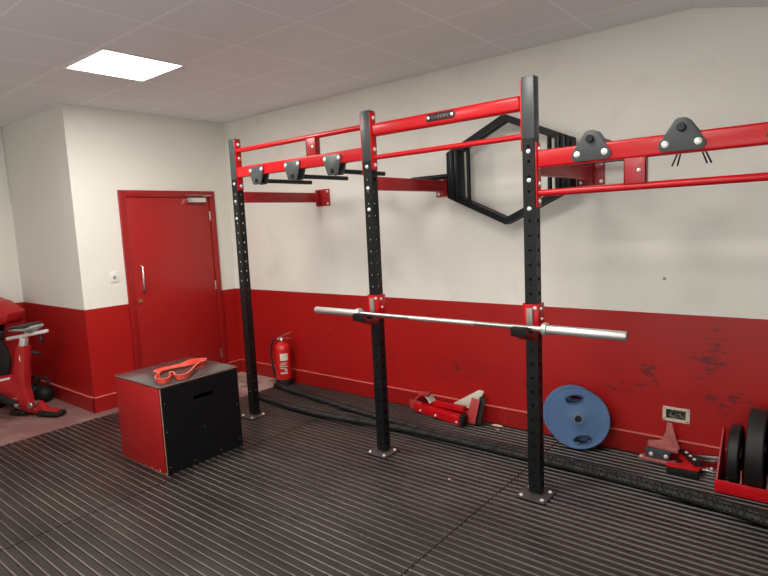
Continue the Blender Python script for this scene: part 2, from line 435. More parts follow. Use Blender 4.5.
po_ = bpy.data.objects.new('fill_window_portal', pl_); COL.objects.link(po_); po_.location = ((WX0+WX1)/2, YF-.05, (WZ0+WZ1)/2); po_.rotation_euler = (PI/2, 0, 0)
w = bpy.data.worlds.new('world'); scene.world = w; w.use_nodes = True
w.node_tree.nodes['Background'].inputs[0].default_value = (.97, 1.0, .98, 1); w.node_tree.nodes['Background'].inputs[1].default_value = 3.4

# ------------------------------------------------------------------ ribbed rubber mats
PITCH = .05
def make_mat(x0, x1, y0, y1, label):
    o = MB(); prof = [(y0, FZ), (y0, -.006)]
    k0 = math.ceil((y0+.009)/PITCH)
    k = k0
    while k*PITCH < y1-.009:
        c = k*PITCH; prof += [(c-.0075, -.006), (c-.0040, -.0008), (c-.002, 0), (c+.002, 0), (c+.0040, -.0008), (c+.0075, -.006)]; k += 1
    prof += [(y1, -.006), (y1, FZ)]
    A = [o.bm.verts.new((x0, y, z)) for y, z in prof]; B = [o.bm.verts.new((x1, y, z)) for y, z in prof]
    for i in range(len(prof)-1):
        f = o.bm.faces.new([A[i], B[i], B[i+1], A[i+1]])
        zz = (prof[i][1]+prof[i+1][1])/2
        f.material_index = 1 if zz > -.0011 else 0
    o.bm.faces.new(A); o.bm.faces.new(B[::-1])
    m = o.build('rubber_mat', [M['mat_base'], M['mat_rib']], smooth=False)
    tag(m, label, 'floor mat', 'ribbed black rubber mats laid edge to edge')
G = .004
make_mat(-3.92, -2.13-G, -3.25, .125, 'ribbed black rubber mat under the red and black box, leftmost in the front row')
make_mat(-2.13+G, -.23-G, -3.25, .125, 'ribbed black rubber mat with the middle upright bolted on it, front row')
make_mat(-.23+G, 1.9, -3.25, .125, 'ribbed black rubber mat at the front right, from the nearest upright to the right edge')
make_mat(-3.24, -2.13-G, .125+G, D-.02, 'short ribbed black rubber mat at the wall under the red fire extinguisher')
make_mat(-2.13+G, -.23-G, .125+G, D-.02, 'ribbed black rubber mat along the wall under the red and cream spotter arms')
make_mat(-.23+G, 1.9, .125+G, D-.02, 'ribbed black rubber mat along the wall under the red plate rack')

# ------------------------------------------------------------------ power rack
UX = [-2.648, -1.171, 0.0, 2.32]; UW = .072; UD = .062; H = 2.402; ZEXT = 2.068
rack = empty('squat_rack', 'tall black and red wall-mounted squat rack with three uprights and red crossbeams', 'squat rack', (0, 0, 0))

def perforated_face(o, p, ex, L, nrm, w, pitch, r, z0, z1):
    """strip of face width w along ex from p, going up from z0 to z1 with octagonal holes and short hole walls"""
    ex = Vector(ex); p = Vector(p); nrm = Vector(nrm)
    n = int((z1-z0)/pitch); pt = (z1-z0)/n
    for k in range(n):
        za = z0+k*pt; zb = za+pt; zc = (za+zb)/2
        def V(u, z): return o.bm.verts.new(p+ex*u+Vector((0, 0, z)))
        R = [V(0, za), V(w/2, za), V(w, za), V(w, zc), V(w, zb), V(w/2, zb), V(0, zb), V(0, zc)]
        ang = [225, 270, 315, 0, 45, 90, 135, 180]
        Hh = [V(w/2+r*math.cos(math.radians(t)), zc+r*math.sin(math.radians(t))) for t in ang]
        Hi = [o.bm.verts.new(v.co-nrm*.004) for v in Hh]
        for i in range(8):
            j = (i+1) % 8
            o.bm.faces.new([R[i], R[j], Hh[j], Hh[i]]); o.bm.faces.new([Hh[i], Hh[j], Hi[j], Hi[i]])

def bolt(parent, p, ax, r=.0125, h=.010):
    return MB().lathe([(0, 0), (r*1.25, 0), (r*1.25, .002), (r, .003), (r*.9, h*.8), (r*.5, h), (0, h)], p, ax, 12).build('bolt', M['zinc'], parent)

for i, x in enumerate(UX):
    o = MB(); xl = x-UW
    perforated_face(o, (xl, 0, 0), (1, 0, 0), 0, (0, -1, 0), UW, .08, .0085, .014, ZEXT)
    perforated_face(o, (xl, UD, 0), (1, 0, 0), 0, (0, 1, 0), UW, .08, .0085, .014, ZEXT)
    perforated_face(o, (x, 0, 0), (0, 1, 0), 0, (1, 0, 0), UD, .08, .0125, .014, ZEXT)
    perforated_face(o, (xl, 0, 0), (0, 1, 0), 0, (-1, 0, 0), UD, .08, .0125, .014, ZEXT)
    bmesh.ops.remove_doubles(o.bm, verts=o.bm.verts, dist=1e-5)
    up = o.build('upright', M['black'], rack, smooth=False)
    MB().box((xl-.0015, -.0015, ZEXT), (x+.0015, UD+.0015, H), .004).build('upright_extension', M['char'], up, label='plain grey top section of the upright')
    bp_ = MB().box((xl-.05, -.08, .0008), (x+.06, .095, .008), .003)
    bp_.build('base_plate', M['galv'], up)
    for (bx, by) in ((xl-.022, -.053), (x+.034, -.053), (x+.034, .068), (xl-.022, .068)): bolt(up, (bx, by, .008), (0, 0, 1), .010)
    if i == 2: zs = (2.0, 1.842, 1.685)
    else: zs = (2.03, 1.885, 1.74)
    for z in zs: bolt(up, (x-UW/2, 0, z), (0, -1, 0), .0100)

def flange(parent, x, side, z0, z1):
    """red end plate of a beam against an upright side (side=+1: right of upright at x)"""
    a = x+.002 if side > 0 else x-UW-.002-.008
    fl = MB().box((a, .001, z0), (a+.008, UD-.002, z1), .003).build('flange', M['red'], parent)
    ax = (side, 0, 0); px = a+.008 if side > 0 else a
    n = 4
    for k in range(n): bolt(parent, (px, UD*.55, z0+.035+(z1-z0-.07)*k/(n-1)), ax, .011)
def beam(x0, x1, zb, zt, bev, z_flange, tube_z, bay, plate=None):
    a = UX[x0]; b = UX[x1]-UW
    bm_ = MB().box((a+.010, .004, zb), (b-.010, .056, zt), bev, 4).build('crossbeam', M['red'], rack)
    flange(bm_, UX[x0], 1, *z_flange); flange(bm_, UX[x1], -1, *z_flange)
    MB().cyl((a+.009, .03, tube_z), (b-.009, .03, tube_z), .0165 if bay == 'B' else .019, seg=16).build('pull_up_bar', M['red'], rack)
    return bm_
bA = beam(0, 1, 2.080, 2.165, .007, (1.975, 2.388), 2.303, 'A')
bB = beam(1, 2, 2.225, 2.312, .022, (2.005, 2.388), 2.088, 'B')
bC = beam(2, 3, 1.905, 2.002, .014, (1.690, 2.045), 1.768, 'C')
def spacer(x0, x1, z0, z1):
    o = MB(); o.box((x0, .008, z0), (x1, .014, z1), .001); o.box((x0, .008, z0), (x0+.006, .052, z1), .001); o.box((x1-.006, .008, z0), (x1, .052, z1), .001)
    s = o.build('spacer_bracket', M['red_dk'], rack); bolt(s, ((x0+x1)/2+.02, .008, (z0+z1)/2), (0, -1, 0), .008)
spacer(-1.80, -1.695, 2.163, 2.29); spacer(.465, .570, 1.782, 1.907)
# name plates (relief worn beyond reading)
def name_plate(parent, x, z):
    n = 8; pl = []
    for s in (1, -1):
        for k in range(n+1):
            t = -PI/2+PI*k/n; pl.append((s*(.085+.023*math.cos(t)), s*.023*math.sin(t)))
    p = MB().prism(pl, (x, .004, z), (1, 0, 0), (0, 0, 1), .005, .0015).build('name_plate', M['namepl'], parent)
    o = MB()
    for k, wd in enumerate((.012, .014, .011, .015, .012, .013)):
        xx = x-.055+k*.0215
        o.box((xx-wd/2, -.0025, z-.012), (xx-wd/2+.004, -.0008, z+.012), .0005)
        if k % 2 == 0: o.box((xx-wd/2, -.0025, z+.007), (xx+wd/2, -.0008, z+.012), .0005)
        if k % 3 == 0: o.box((xx-wd/2, -.0025, z-.012), (xx+wd/2, -.0008, z-.007), .0005)
        else: o.box((xx+wd/2-.004, -.0025, z-.012), (xx+wd/2, -.0008, z+.004), .0005)
    o.build('worn_relief', M['nameletter'], p)
    for s in (-1, 1): bolt(p, (x+s*.085, -.001, z), (0, -1, 0), .008, .006)
name_plate(bB, -.605, 2.276); name_plate(bC, 1.165, 1.948)

# arms from the uprights back to the wall
for x in UX[:3]:
    sh = .05 if x < -2 else 0.0
    xa = x-.062+sh*.3; xb = x-.002+sh*.3
    arm = MB().box((xa, UD+.001, 1.872), (xb, D-.012, 1.963), .005).build('wall_arm', M['red_dk'], rack)
    wp = MB(); wp.box((xa-.055+sh, D-.010, 1.832), (xb+.075+sh, D-.001, 1.995), .003); wp.box((xb, D-.075, 1.842), (xb+.006, D-.010, 1.985), .001)
    wpo = wp.build('wall_plate', M['red_dk'], arm)
    for z in (1.855, 1.972):
        for xx in (xa-.03+sh, xb+.05+sh): bolt(wpo, (xx, D-.010, z), (0, -1, 0), .010)

# triangular bolt-on grip plates
def rounded_tri(pts, r, n=6):
    out = []
    m = len(pts)
    for i in range(m):
        p = Vector(pts[i]); a = (Vector(pts[i-1])-p).normalized(); b = (Vector(pts[(i+1) % m])-p).normalized()
        half = a.angle(b)/2; c = p+(a+b).normalized()*(r/math.sin(half))
        s = p+a*(r/math.tan(half)); e = p+b*(r/math.tan(half))
        a0 = math.atan2((s-c).y, (s-c).x); a1 = math.atan2((e-c).y, (e-c).x); d = (a1-a0+PI) % (2*PI)-PI
        out += [(c.x+r*math.cos(a0+d*k/n), c.y+r*math.sin(a0+d*k/n)) for k in range(n+1)]
    return out
triA = rounded_tri([(-.100, .032), (-.048, -.112), (.048, -.112), (.100, .032)], .022)
for x, L in ((-2.380, .575), (-1.953, .585), (-1.530, .56)):
    g = MB()
    for yy, dd in ((.003, .009), (.066, .009)): g.prism(triA, (x, yy, 2.115), (1, 0, 0), (0, 0, 1), dd, .0015)
    g = g.build('grip_bracket', M['char2'], rack)
    for s in (-1, 1): bolt(g, (x+s*.068, -.006, 2.118), (0, -1, 0), .0115)
    MB().cyl((x, -.012, 2.033), (x, L+.03, 2.033), .0175, seg=16, bev=.003).build('grip_bar', M['black'], g)
triC = rounded_tri([(-.126, -.046), (.126, -.046), (.024, .106), (-.024, .106)], .028)
for x, prongs in ((.305, False), (.727, True)):
    g = MB()
    for yy in (.003, .066): g.prism(triC, (x, yy, 1.962), (1, 0, 0), (0, 0, 1), .009, .0015)
    g = g.build('grip_bracket', M['char2'], rack)
    for s in (-1, 1): bolt(g, (x+s*.070, -.006, 1.952), (0, -1, 0), .013)
    MB().cyl((x, -.026, 2.024), (x, .30, 2.024), .020, seg=14, bev=.003).build('grip_bar', M['black'], g)
    if prongs:
        for (dx, dx2) in ((-.030, -.058), (-.017, -.034), (.072, .094), (.086, .112)):
            MB().cyl((x+dx, .075, 1.915), (x+dx2, .085, 1.853), .004, seg=8).build('prong', M['black'], g)

# ------------------------------------------------------------------ trap bar hung on the wall arms
TB = (-.585, .845, 1.985)
tb = empty('trap_bar', 'black hexagonal trap bar hanging flat against the wall on the rack arms', 'trap bar', TB)
hexp = [(-.49, .172), (0, .395), (.49, .172), (.49, -.172), (0, -.395), (-.49, -.172)]
o = MB(); w2 = .046; dd = .085
inn = []
P = [Vector(p) for p in hexp]
for i in range(6):
    p = P[i]; a = (P[i-1]-p).normalized(); b = (P[(i+1) % 6]-p).normalized()
    inn.append(p+(a+b).normalized()*(w2/math.sin(a.angle(b)/2)))
def hexshell(o, outer, inner, ya, yb):
    rs = [[o.bm.verts.new((q.x, y, q.y)) for q in ring] for ring, y in ((outer, ya), (outer, yb), (inner, yb), (inner, ya))]
    for k in range(4):
        A = rs[k]; B = rs[(k+1) % 4]
        for i in range(6):
            j = (i+1) % 6; o.bm.faces.new([A[i], A[j], B[j], B[i]])
hexshell(o, P, inn, -.045, -.045+.034)
hexshell(o, P, inn, .012, .012+.034)
for i in range(6):
    c = (P[i]+inn[i])/2
    o.box((c.x-.018, -.012, c.y-.018), (c.x+.018, .013, c.y+.018))
o.build('hex_frame', M['trap'], tb, smooth=False)
for s in (-1, 1):
    sp = MB(); sp.prism(rounded_tri([(-.045, -.165), (.045, -.165), (.045, .165), (-.045, .165)], .012), (s*.49-.004*(1+s), 0, 0), (0, 1, 0), (0, 0, 1), .008, .001)
    sp.build('side_plate', M['trap'], tb)
    MB().cyl((s*.49, 0, 0), (s*.86, 0, 0), .0195, seg=18, bev=.003).build('sleeve', M['trap'], tb)
    for xx in (.438, .398):
        MB().box((s*xx-.017, -.06, -.19), (s*xx+.017, .046, .19), .004).build('side_tube', M['trap'], tb)
    MB().cyl((s*.322, 0, -.235), (s*.322, 0, .235), .0155, seg=14).build('handle', M['trap'], tb)
    for z in (-.205, .205): MB().bar((s*.322, 0, z), (s*.41, 0, z*.9), .03, .03, .003).build('handle_bracket', M['trap'], tb)

# ------------------------------------------------------------------ j-cups and barbell
def j_cup(x, label):
    r = empty('j_cup', label, 'j cup', (x-UW/2, 0, 1.0), group='red j-cups on the uprights')
    b = MB(); hw = UW/2+.005
    b.box((-hw-.006, -.009, -.01), (hw+.006, -.003, .145), .002)
    b.box((hw, -.009, -.02), (hw+.007, .072, .15), .002); b.box((-hw-.007, -.009, -.02), (-hw, .072, .15), .002)
    b.build('bracket', M['red'], r)
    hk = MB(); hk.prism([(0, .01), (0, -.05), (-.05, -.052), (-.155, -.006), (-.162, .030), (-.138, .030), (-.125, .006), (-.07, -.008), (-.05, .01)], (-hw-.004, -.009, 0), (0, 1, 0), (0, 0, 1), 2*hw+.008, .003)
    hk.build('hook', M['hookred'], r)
    MB().box((-.022, -.022, .008), (.016, -.009, .125), .003).build('liner', M['bare'], r, label='bare grey backing strip')
    MB().prism([(-.052, .012), (-.075, -.004), (-.125, .010), (-.138, .034), (-.160, .034), (-.160, .040), (-.128, .040), (-.118, .016), (-.075, .004), (-.06, .012)], (-hw-.001, -.009, 0), (0, 1, 0), (0, 0, 1), 2*hw+.002, .001).prism([(-.150, -.014), (-.166, -.010), (-.174, .038), (-.160, .038)], (-hw-.002, -.009, 0), (0, 1, 0), (0, 0, 1), 2*hw+.004, .001).build('hook_pad', M['rubber'], r)
    for (yy, zz) in ((.02, .12), (.03, .06)): bolt(r, (hw+.007, yy, zz), (1, 0, 0), .008)
    bolt(r, (.028, -.009, .125), (0, -1, 0), .008)
j_cup(UX[1], 'red j-cup on the middle upright holding the left end of the barbell')
j_cup(UX[2], 'red j-cup on the nearest upright holding the right end of the barbell')
BZ = 1.028; BY = -.098; BX = -.5865
bar = empty('barbell', 'long chrome barbell without plates lying across two red j-cups', 'barbell', (BX, BY, BZ))
MB().cyl((-.66, 0, 0), (.66, 0, 0), .014, seg=20).build('shaft', M['satin'], bar)
for s in (-1, 1):
    sl = MB().lathe([(0, 0), (.025, 0), (.025, .408), (.0225, .412), (0, .412)], (s*.688, 0, 0), (s, 0, 0), 28).build('sleeve', M['satin'], bar)
    MB().lathe([(0, 0), (.014, 0), (.034, .004), (.037, .008), (.037, .029), (.034, .030), (0, .030)], (s*.657, 0, 0), (s, 0, 0), 28).build('collar', M['satin'], bar)
    MB().cyl((s*1.0995, 0, 0), (s*1.1015, 0, 0), .017, seg=20).build('end_cap', M['steel_dk'], sl)
    kn = MB()
    kn.cyl((s*.24, 0, 0), (s*.60, 0, 0), .0144, seg=20); kn.build('knurling', M['steel_dk'], bar)

# ------------------------------------------------------------------ plyo box
pb = empty('plyo_box', 'red and black wooden jump box with a hand slot, standing on the mat', 'jump box', (-2.51, -.783, 0))
bw, bd, bh = .625, .63, .622; t = .018
o = MB(); o.box((-bw/2, -bd/2, 0), (bw/2-t, -bd/2+t, bh-t), .002)
o.build('front_panel', M['boxred'], pb, label='glossy red side panel')
MB().box((-bw/2, bd/2-t, 0), (bw/2-t, bd/2, bh-t), .002).build('rear_panel', M['boxred'], pb)
MB().box((-bw/2, -bd/2+t, 0), (-bw/2+t, bd/2-t, bh-t), .002).build('side_panel', M['boxblack'], pb)
# black face with a real slot: built from strips round the hole
sl = MB(); xs0, xs1 = bw/2-t, bw/2
sy0, sy1, sz0, sz1 = -.075, .095, .463, .495
def slotted():
    bm = sl.bm; n = 8; r = (sz1-sz0)/2; zc = (sz0+sz1)/2
    Y0, Y1, Z0, Z1 = -bd/2+.001, bd/2-.001, .0005, bh-t
    ring = [(sy1-r+r*math.cos(-PI/2+PI*k/n), zc+r*math.sin(-PI/2+PI*k/n)) for k in range(n+1)]+[(sy0+r+r*math.cos(PI/2+PI*k/n), zc+r*math.sin(PI/2+PI*k/n)) for k in range(n+1)]
    prev = None
    for x in (xs0, xs1):
        Rg = [bm.verts.new((x, y, z)) for y, z in ring]
        c00, c10, c11, c01 = [bm.verts.new((x, y, z)) for y, z in ((Y0, Z0), (Y1, Z0), (Y1, Z1), (Y0, Z1))]
        h = n//2
        # right cap, top, left cap, bottom regions
        for i in range(n): bm.faces.new([Rg[i], Rg[i+1], c10 if i < h else c11])
        bm.faces.new([Rg[h], c11, c10])
        for i in range(n+1, 2*n+1): bm.faces.new([Rg[i], Rg[i+1], c01 if i < n+1+h else c00])
        bm.faces.new([Rg[n+1+h], c00, c01])
        bm.faces.new([Rg[n], Rg[n+1], c01, c11]); bm.faces.new([Rg[2*n+1], Rg[0], c10, c00])
        if prev:
            m = len(Rg)
            for i in range(m): bm.faces.new([prev[0][i], prev[0][(i+1) % m], Rg[(i+1) % m], Rg[i]])
            for i in range(4):
                j = (i+1) % 4; bm.faces.new([prev[1][i], prev[1][j], (c00, c10, c11, c01)[j], (c00, c10, c11, c01)[i]])
        prev = (Rg, (c00, c10, c11, c01))
slotted()
sl.build('slotted_panel', M['boxblack'], pb, smooth=False, label='black side panel with hand slot')
MB().box((-bw/2-.001, -bd/2-.001, bh-t), (bw/2+.001, bd/2+.001, bh), .003).build('top_panel', M['boxtop'], pb, label='shiny dark grey top')
MB().box((bw/2-.004, -bd/2-.0012, .0), (bw/2+.0012, -bd/2+.004, bh-t), .001).build('worn_edge', M['boxedge'], pb, label='worn pale corner edge')
MB().box((-bw/2, -bd/2-.0022, bh-.007), (bw/2, -bd/2-.001, bh-.003)).build('worn_edge', M['boxedge'], pb, label='worn pale top edge')
MB().box((bw/2+.001, -bd/2, bh-.007), (bw/2+.0022, bd/2, bh-.003)).build('worn_edge', M['boxedge'], pb, label='worn pale top edge')
for k in range(9):
    x = bw/2-.02-.4*random.random()**2; MB().box((x, -bd/2-.0015, .001), (x+random.uniform(.004, .018), -bd/2+.001, random.uniform(.005, .018)), .001).build('chip', M['boxedge'], pb, label='pale chip in the red paint')
for (yy, zz) in ((-.29, .05), (-.29, .3), (-.29, .5), (.29, .06), (.29, .33), (-.1, .03), (.12, .03), (0.0, .25)):
    MB().lathe([(0, 0), (.004, 0), (.003, .001), (0, .001)], (bw/2, yy, zz), (1, 0, 0), 8).build('screw', M['bare'], pb)

# resistance band: ribbon standing on edge in flattened loops on the box
def spline(pts, n=12, closed=False):
    out = []; m = len(pts); P = [Vector(p) for p in pts]
    for i in range(m if closed else m-1):
        p0 = P[(i-1) % m] if closed or i > 0 else P[i]; p1 = P[i]; p2 = P[(i+1) % m]; p3 = P[(i+2) % m] if closed or i+2 < m else p2
        for k in range(n):
            t = k/n; out.append(.5*((2*p1)+(p2-p0)*t+(2*p0-5*p1+4*p2-p3)*t*t+(3*p1-p0-3*p2+p3)*t**3))
    if not closed: out.append(P[-1])
    return out
# rest on box top; coordinates (x, y, tilt) relative to the band's base
BT = bh+.001
rbnd = MB()
# lower right loops then the long flat red loop behind
path = [(-2.42, -.655, .25), (-2.445, -.585, .15), (-2.49, -.55, .15), (-2.535, -.565, .15), (-2.525, -.63, .4), (-2.50, -.70, .85), (-2.52, -.79, 1), (-2.525, -.875, 1), (-2.475, -.935, .7), (-2.41, -.97, .25),
        (-2.345, -1.035, .1), (-2.28, -1.06, .1), (-2.23, -1.035, .1), (-2.255, -.985, .1), (-2.335, -.945, .1), (-2.37, -.915, .1), (-2.33, -.905, .1), (-2.25, -.935, .1), (-2.215, -.90, .1), (-2.245, -.845, .1), (-2.32, -.77, .2), (-2.385, -.71, .3)]
sp_ = spline([(p[0]+2.40, p[1]+.80, p[2]) for p in path], 10, True)
ring = []
for i, p in enumerate(sp_):
    q0 = sp_[i-1]; q1 = sp_[(i+1) % len(sp_)]
    T = Vector((q1.x-q0.x, q1.y-q0.y, 0)).normalized(); N = Vector((-T.y, T.x, 0))
    a_ = min(1, max(0, p.z))*PI/2*.93; hgt = .034+.022*min(1, max(0, p.z)); th = .0028
    upv = Vector((0, 0, math.cos(a_)))+N*(-math.sin(a_)); nv = N*math.cos(a_)+Vector((0, 0, math.sin(a_)))
    c0 = Vector((p.x, p.y, .004+.016*max(0, p.z)))-upv*0
    ring.append([rbnd.bm.verts.new(c0+nv*s*th+upv*hh) for s, hh in ((-1, 0), (1, 0), (1, hgt), (-1, hgt))])
for i in range(len(ring)):
    A = ring[i]; B = ring[(i+1) % len(ring)]
    for k in range(4):
        f = rbnd.bm.faces.new([A[k], A[(k+1) % 4], B[(k+1) % 4], B[k]]); f.material_index = 1 if k in (0, 2) else 0
rb_o = rbnd.build('resistance_band', [M['band'], M['band2']], loc=(-2.40, -.80, BT))
tag(rb_o, 'orange-red loop resistance band lying coiled on top of the jump box', 'resistance band')

# ------------------------------------------------------------------ fire extinguisher
fe = empty('fire_extinguisher', 'red fire extinguisher with black base standing in the corner by the wall', 'fire extinguisher', (-3.205, .838, 0))
fe.scale = (1, 1, .94)
er = .084
MB().lathe([(0, .045), (er, .045), (er, .40), (er*.94, .435), (er*.70, .462), (.032, .476), (.028, .49), (0, .49)], (0, 0, 0), (0, 0, 1), 36).build('cylinder_body', M['ext_red'], fe)
MB().lathe([(0, .0005), (er+.006, .0005), (er+.006, .062), (er+.001, .070), (0, .070)], (0, 0, 0), (0, 0, 1), 36).build('base_skirt', M['rubber'], fe)
v = MB(); v.cyl((0, 0, .488), (0, 0, .535), .020, seg=16, bev=.003); v.cyl((0, 0, .512), (-.045, -.018, .512), .013, seg=12); v.cyl((0, 0, .515), (.03, -.03, .52), .011, seg=12)
v.build('valve', M['chrome'], fe)
lv = MB(); lv.bar((-.03, -.01, .535), (.11, .04, .595), .020, .005, .001); lv.bar((-.025, -.01, .525), (.10, .035, .53), .018, .005, .001)
lv.build('lever', M['steel'], fe)
hp = spline([(-.045, -.018, .512), (-.085, -.035, .50), (-.115, -.045, .44), (-.125, -.05, .33), (-.115, -.05, .21), (-.098, -.045, .11), (-.092, -.04, .075)], 8)
hs = MB().tube(hp, .0115, 10).build('hose', M['hose'], fe)
MB().cyl((-.094, -.042, .09), (-.086, -.036, .055), .014, .011, seg=12).build('nozzle', M['hose'], fe)
ca = math.atan2(-3.83, 4.48)      # towards the room
def patch(a0, a1, z0, z1, rr, name, m):
    o = MB(); n = 10; A = []; B = []
    for k in range(n+1):
        a = a0+(a1-a0)*k/n; A.append(o.bm.verts.new((rr*math.cos(a), rr*math.sin(a), z0))); B.append(o.bm.verts.new((rr*math.cos(a), rr*math.sin(a), z1)))
    for k in range(n): o.bm.faces.new([A[k], A[k+1], B[k+1], B[k]])
    return o.build(name, m, fe)
patch(ca-.35, ca+.62, .285, .365, er+.001, 'top_label', M['paper_glow'])
patch(ca-.55, ca+.62, .125, .278, er+.001, 'instruction_label', M['ext_red'])
for k, (z, a0, a1) in enumerate(((.255, -.3, .5), (.235, -.45, .4), (.215, -.45, .55), (.195, -.45, .3), (.135, -.4, .5), (.147, -.4, .5))): patch(ca+a0, ca+a1, z, z+.008, er+.0018, 'label_print', M['paper'])
patch(ca+.15, ca+.45, .165, .19, er+.0018, 'label_mark', M['paper'])

# ------------------------------------------------------------------ blue plates leaning on the wall
def grip_plate_mesh(name, R=.209, th=.050):
    o = MB(); seg = 72; radii = [.0255, .050, .056, .108, .116, .126, .138, .150, .158, .166, .195, R-.004, R]
    def hz(r):
        if r <= .050: return .023
        if r <= .056: return .020
        if r <= .166: return .0205
        if r <= .195: return .0245
        return th/2 if r < R else th/2-.005
    slots = []
    def hole(i, j):
        a = (i+.5)/seg*2*PI
        r = (radii[j]+radii[j+1])/2
        for c in (PI/2, -PI/2):
            d = (a-c+PI) % (2*PI)-PI
            if (d/.40)**2+((r-.141)/.025)**2 < 1: return True
        return False
    V = {}
    def vt(i, j, s):
        k = (i % seg, j, s)
        if k not in V:
            a = (i % seg)/seg*2*PI; V[k] = o.bm.verts.new((radii[j]*math.cos(a), s*hz(radii[j]), radii[j]*math.sin(a)))
        return V[k]
    n = len(radii)-1
    keep = {(i, j): not hole(i, j) for i in range(seg) for j in range(n)}
    for (i, j), kp in keep.items():
        if not kp: continue
        for s in (-1, 1):
            f = o.bm.faces.new([vt(i, j, s), vt(i+1, j, s), vt(i+1, j+1, s), vt(i, j+1, s)])
            f.material_index = 0
        def side(a, b, m=0):
            f = o.bm.faces.new([vt(*a, -1), vt(*b, -1), vt(*b, 1), vt(*a, 1)]); f.material_index = m
        if j == 0: side((i, 0), (i+1, 0), 1)
        if j == n-1: side((i, n), (i+1, n))
        if j > 0 and not keep[(i, j-1)]: side((i, j), (i+1, j), 2)
        if j < n-1 and not keep[(i, j+1)]: side((i, j+1), (i+1, j+1), 2)
        if not keep[((i+1) % seg, j)]: side((i+1, j), (i+1, j+1), 2)
        if not keep[((i-1) % seg, j)]: side((i, j), (i, j+1), 2)
    return o
def blue_plate(loc, yaw, tilt, roll, label):
    r = empty('weight_plate', label, 'weight plate', loc, 0, 'blue plates leaning on the wall')
    r.rotation_euler = (Matrix.Rotation(yaw, 4, 'Z') @ Matrix.Rotation(tilt, 4, 'X') @ Matrix.Rotation(roll, 4, 'Y')).to_euler()
    grip_plate_mesh('disc').build('disc', [M['blue'], M['bare'], M['rubber']], r)
    for a in (PI/2, -PI/2):
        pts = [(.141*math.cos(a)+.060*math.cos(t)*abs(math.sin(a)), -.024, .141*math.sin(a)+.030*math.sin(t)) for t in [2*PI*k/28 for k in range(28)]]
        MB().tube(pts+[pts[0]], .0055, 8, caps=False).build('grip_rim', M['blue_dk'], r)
    MB().lathe([(.0250, -.004), (.036, -.004), (.038, 0), (.0250, 0)], (0, -.0232, 0), (0, 1, 0), 28).build('hub_ring', M['hubgrey'], r)
blue_plate((-.130, .882, .2125), .20, -.17, 0.10, 'blue weight plate against the wall, mostly hidden behind another blue plate')
blue_plate((-.064, .812, .2130), .30, -.16, -.20, 'blue weight plate with two grip holes leaning in front of another blue plate')

# ------------------------------------------------------------------ battle rope (one rope doubled back on itself)
path = [(-3.04, .352, .029), (-2.75, .315, .029), (-2.35, .292, .029), (-2.0, .305, .029), (-1.6, .362, .029), (-1.2, .398, .029), (-.8, .412, .029), (-.3, .414, .029), (.2, .416, .029),
        (.7, .385, .029), (1.1, .320, .029), (1.6, .20, .029), (2.1, .12, .029), (2.35, .17, .029), (2.30, .27, .029), (1.9, .30, .029), (1.5, .34, .029), (1.1, .376, .029), (.7, .441, .029), (.2, .472, .029),
        (-.3, .470, .029), (-.8, .468, .029), (-1.2, .470, .029), (-1.6, .50, .029), (-2.0, .535, .029), (-2.5, .60, .029), (-3.0, .665, .029), (-3.16, .685, .029)]
cur = spline(path, 44)
rp = MB(); Rr = .0285; lay = .072; s = 0; rings = []; seg = 14
for i, p in enumerate(cur):
    if i: s += (cur[i]-cur[i-1]).length
# resample evenly
pts = []; acc = 0; step = .0085; nxt = 0; d = 0
for a_, b_ in zip(cur, cur[1:]):
    L = (b_-a_).length
    while nxt <= d+L:
        pts.append(a_.lerp(b_, (nxt-d)/L)); nxt += step
    d += L
for i, p in enumerate(pts):
    T = (pts[min(i+1, len(pts)-1)]-pts[max(i-1, 0)]).normalized(); N = Vector((-T.y, T.x, 0)).normalized(); U = Vector((0, 0, 1))
    ph = 2*PI*i*step/lay
    rings.append([])
    for k in range(seg):
        th = 2*PI*k/seg; rr = Rr*(.70+.30*abs(math.cos(1.5*(th-ph)))**.8)
        rings[-1].append(rp.bm.verts.new(p+N*(rr*math.cos(th))+U*(rr*math.sin(th))))
for A, B in zip(rings, rings[1:]):
    for k in range(seg): rp.bm.faces.new([A[k], A[(k+1) % seg], B[(k+1) % seg], B[k]])
rp.bm.faces.new(rings[0][::-1]); rp.bm.faces.new(rings[-1])
rope = rp.build('battle_rope', M['rope'])
tag(rope, 'thick black battle rope doubled along the floor between the rack and the wall', 'battle rope')
MB().cyl(cur[0]+Vector((-.012, .006, 0)), cur[0]+Vector((.16, -.018, 0)), .0286, seg=16, bev=.004).build('end_sleeve', M['rubber'], rope)
MB().cyl(cur[-1]+Vector((-.012, .003, 0)), cur[-1]+Vector((.15, -.022, 0)), .0286, seg=16, bev=.004).build('end_sleeve', M['rubber'], rope)

# ------------------------------------------------------------------ spotter arms on the floor by the wall
def V2(p): return Vector(p)
sa = empty('spotter_arm', 'red steel spotter arm with a bare grey plate, lying in front by the wall', 'spotter arm', (-1.22, .80, 0), group='red spotter arms by the wall')
base = Vector((-1.22, .80, 0))
def loc(p): return Vector(p)-base
o = MB(); o.bar(loc((-1.50, .865, .040)), loc((-.985, .765, .040)), .075, .070, .005)
o.build('beam', M['red'], sa)
o = MB(); o.bar(loc((-1.585, .885, .045)), loc((-1.475, .915, .150)), .062, .012, .002); o.bar(loc((-1.575, .86, .05)), loc((-1.45, .86, .05)), .012, .08, .002)
o.bar(loc((-1.50, .905, .145)), loc((-1.40, .92, .150)), .05, .03, .003)
o.build('end_bracket', M['red_worn'], sa)
MB().bar(loc((-1.445, .93, .152)), loc((-1.345, .885, .100)), .062, .006, .001, (0, -.5, 1)).build('bare_plate', M['bare'], sa)
MB().box(loc((-.992, .728, .004)), loc((-.955, .800, .088)), .004).build('end_cap', M['rubber'], sa)
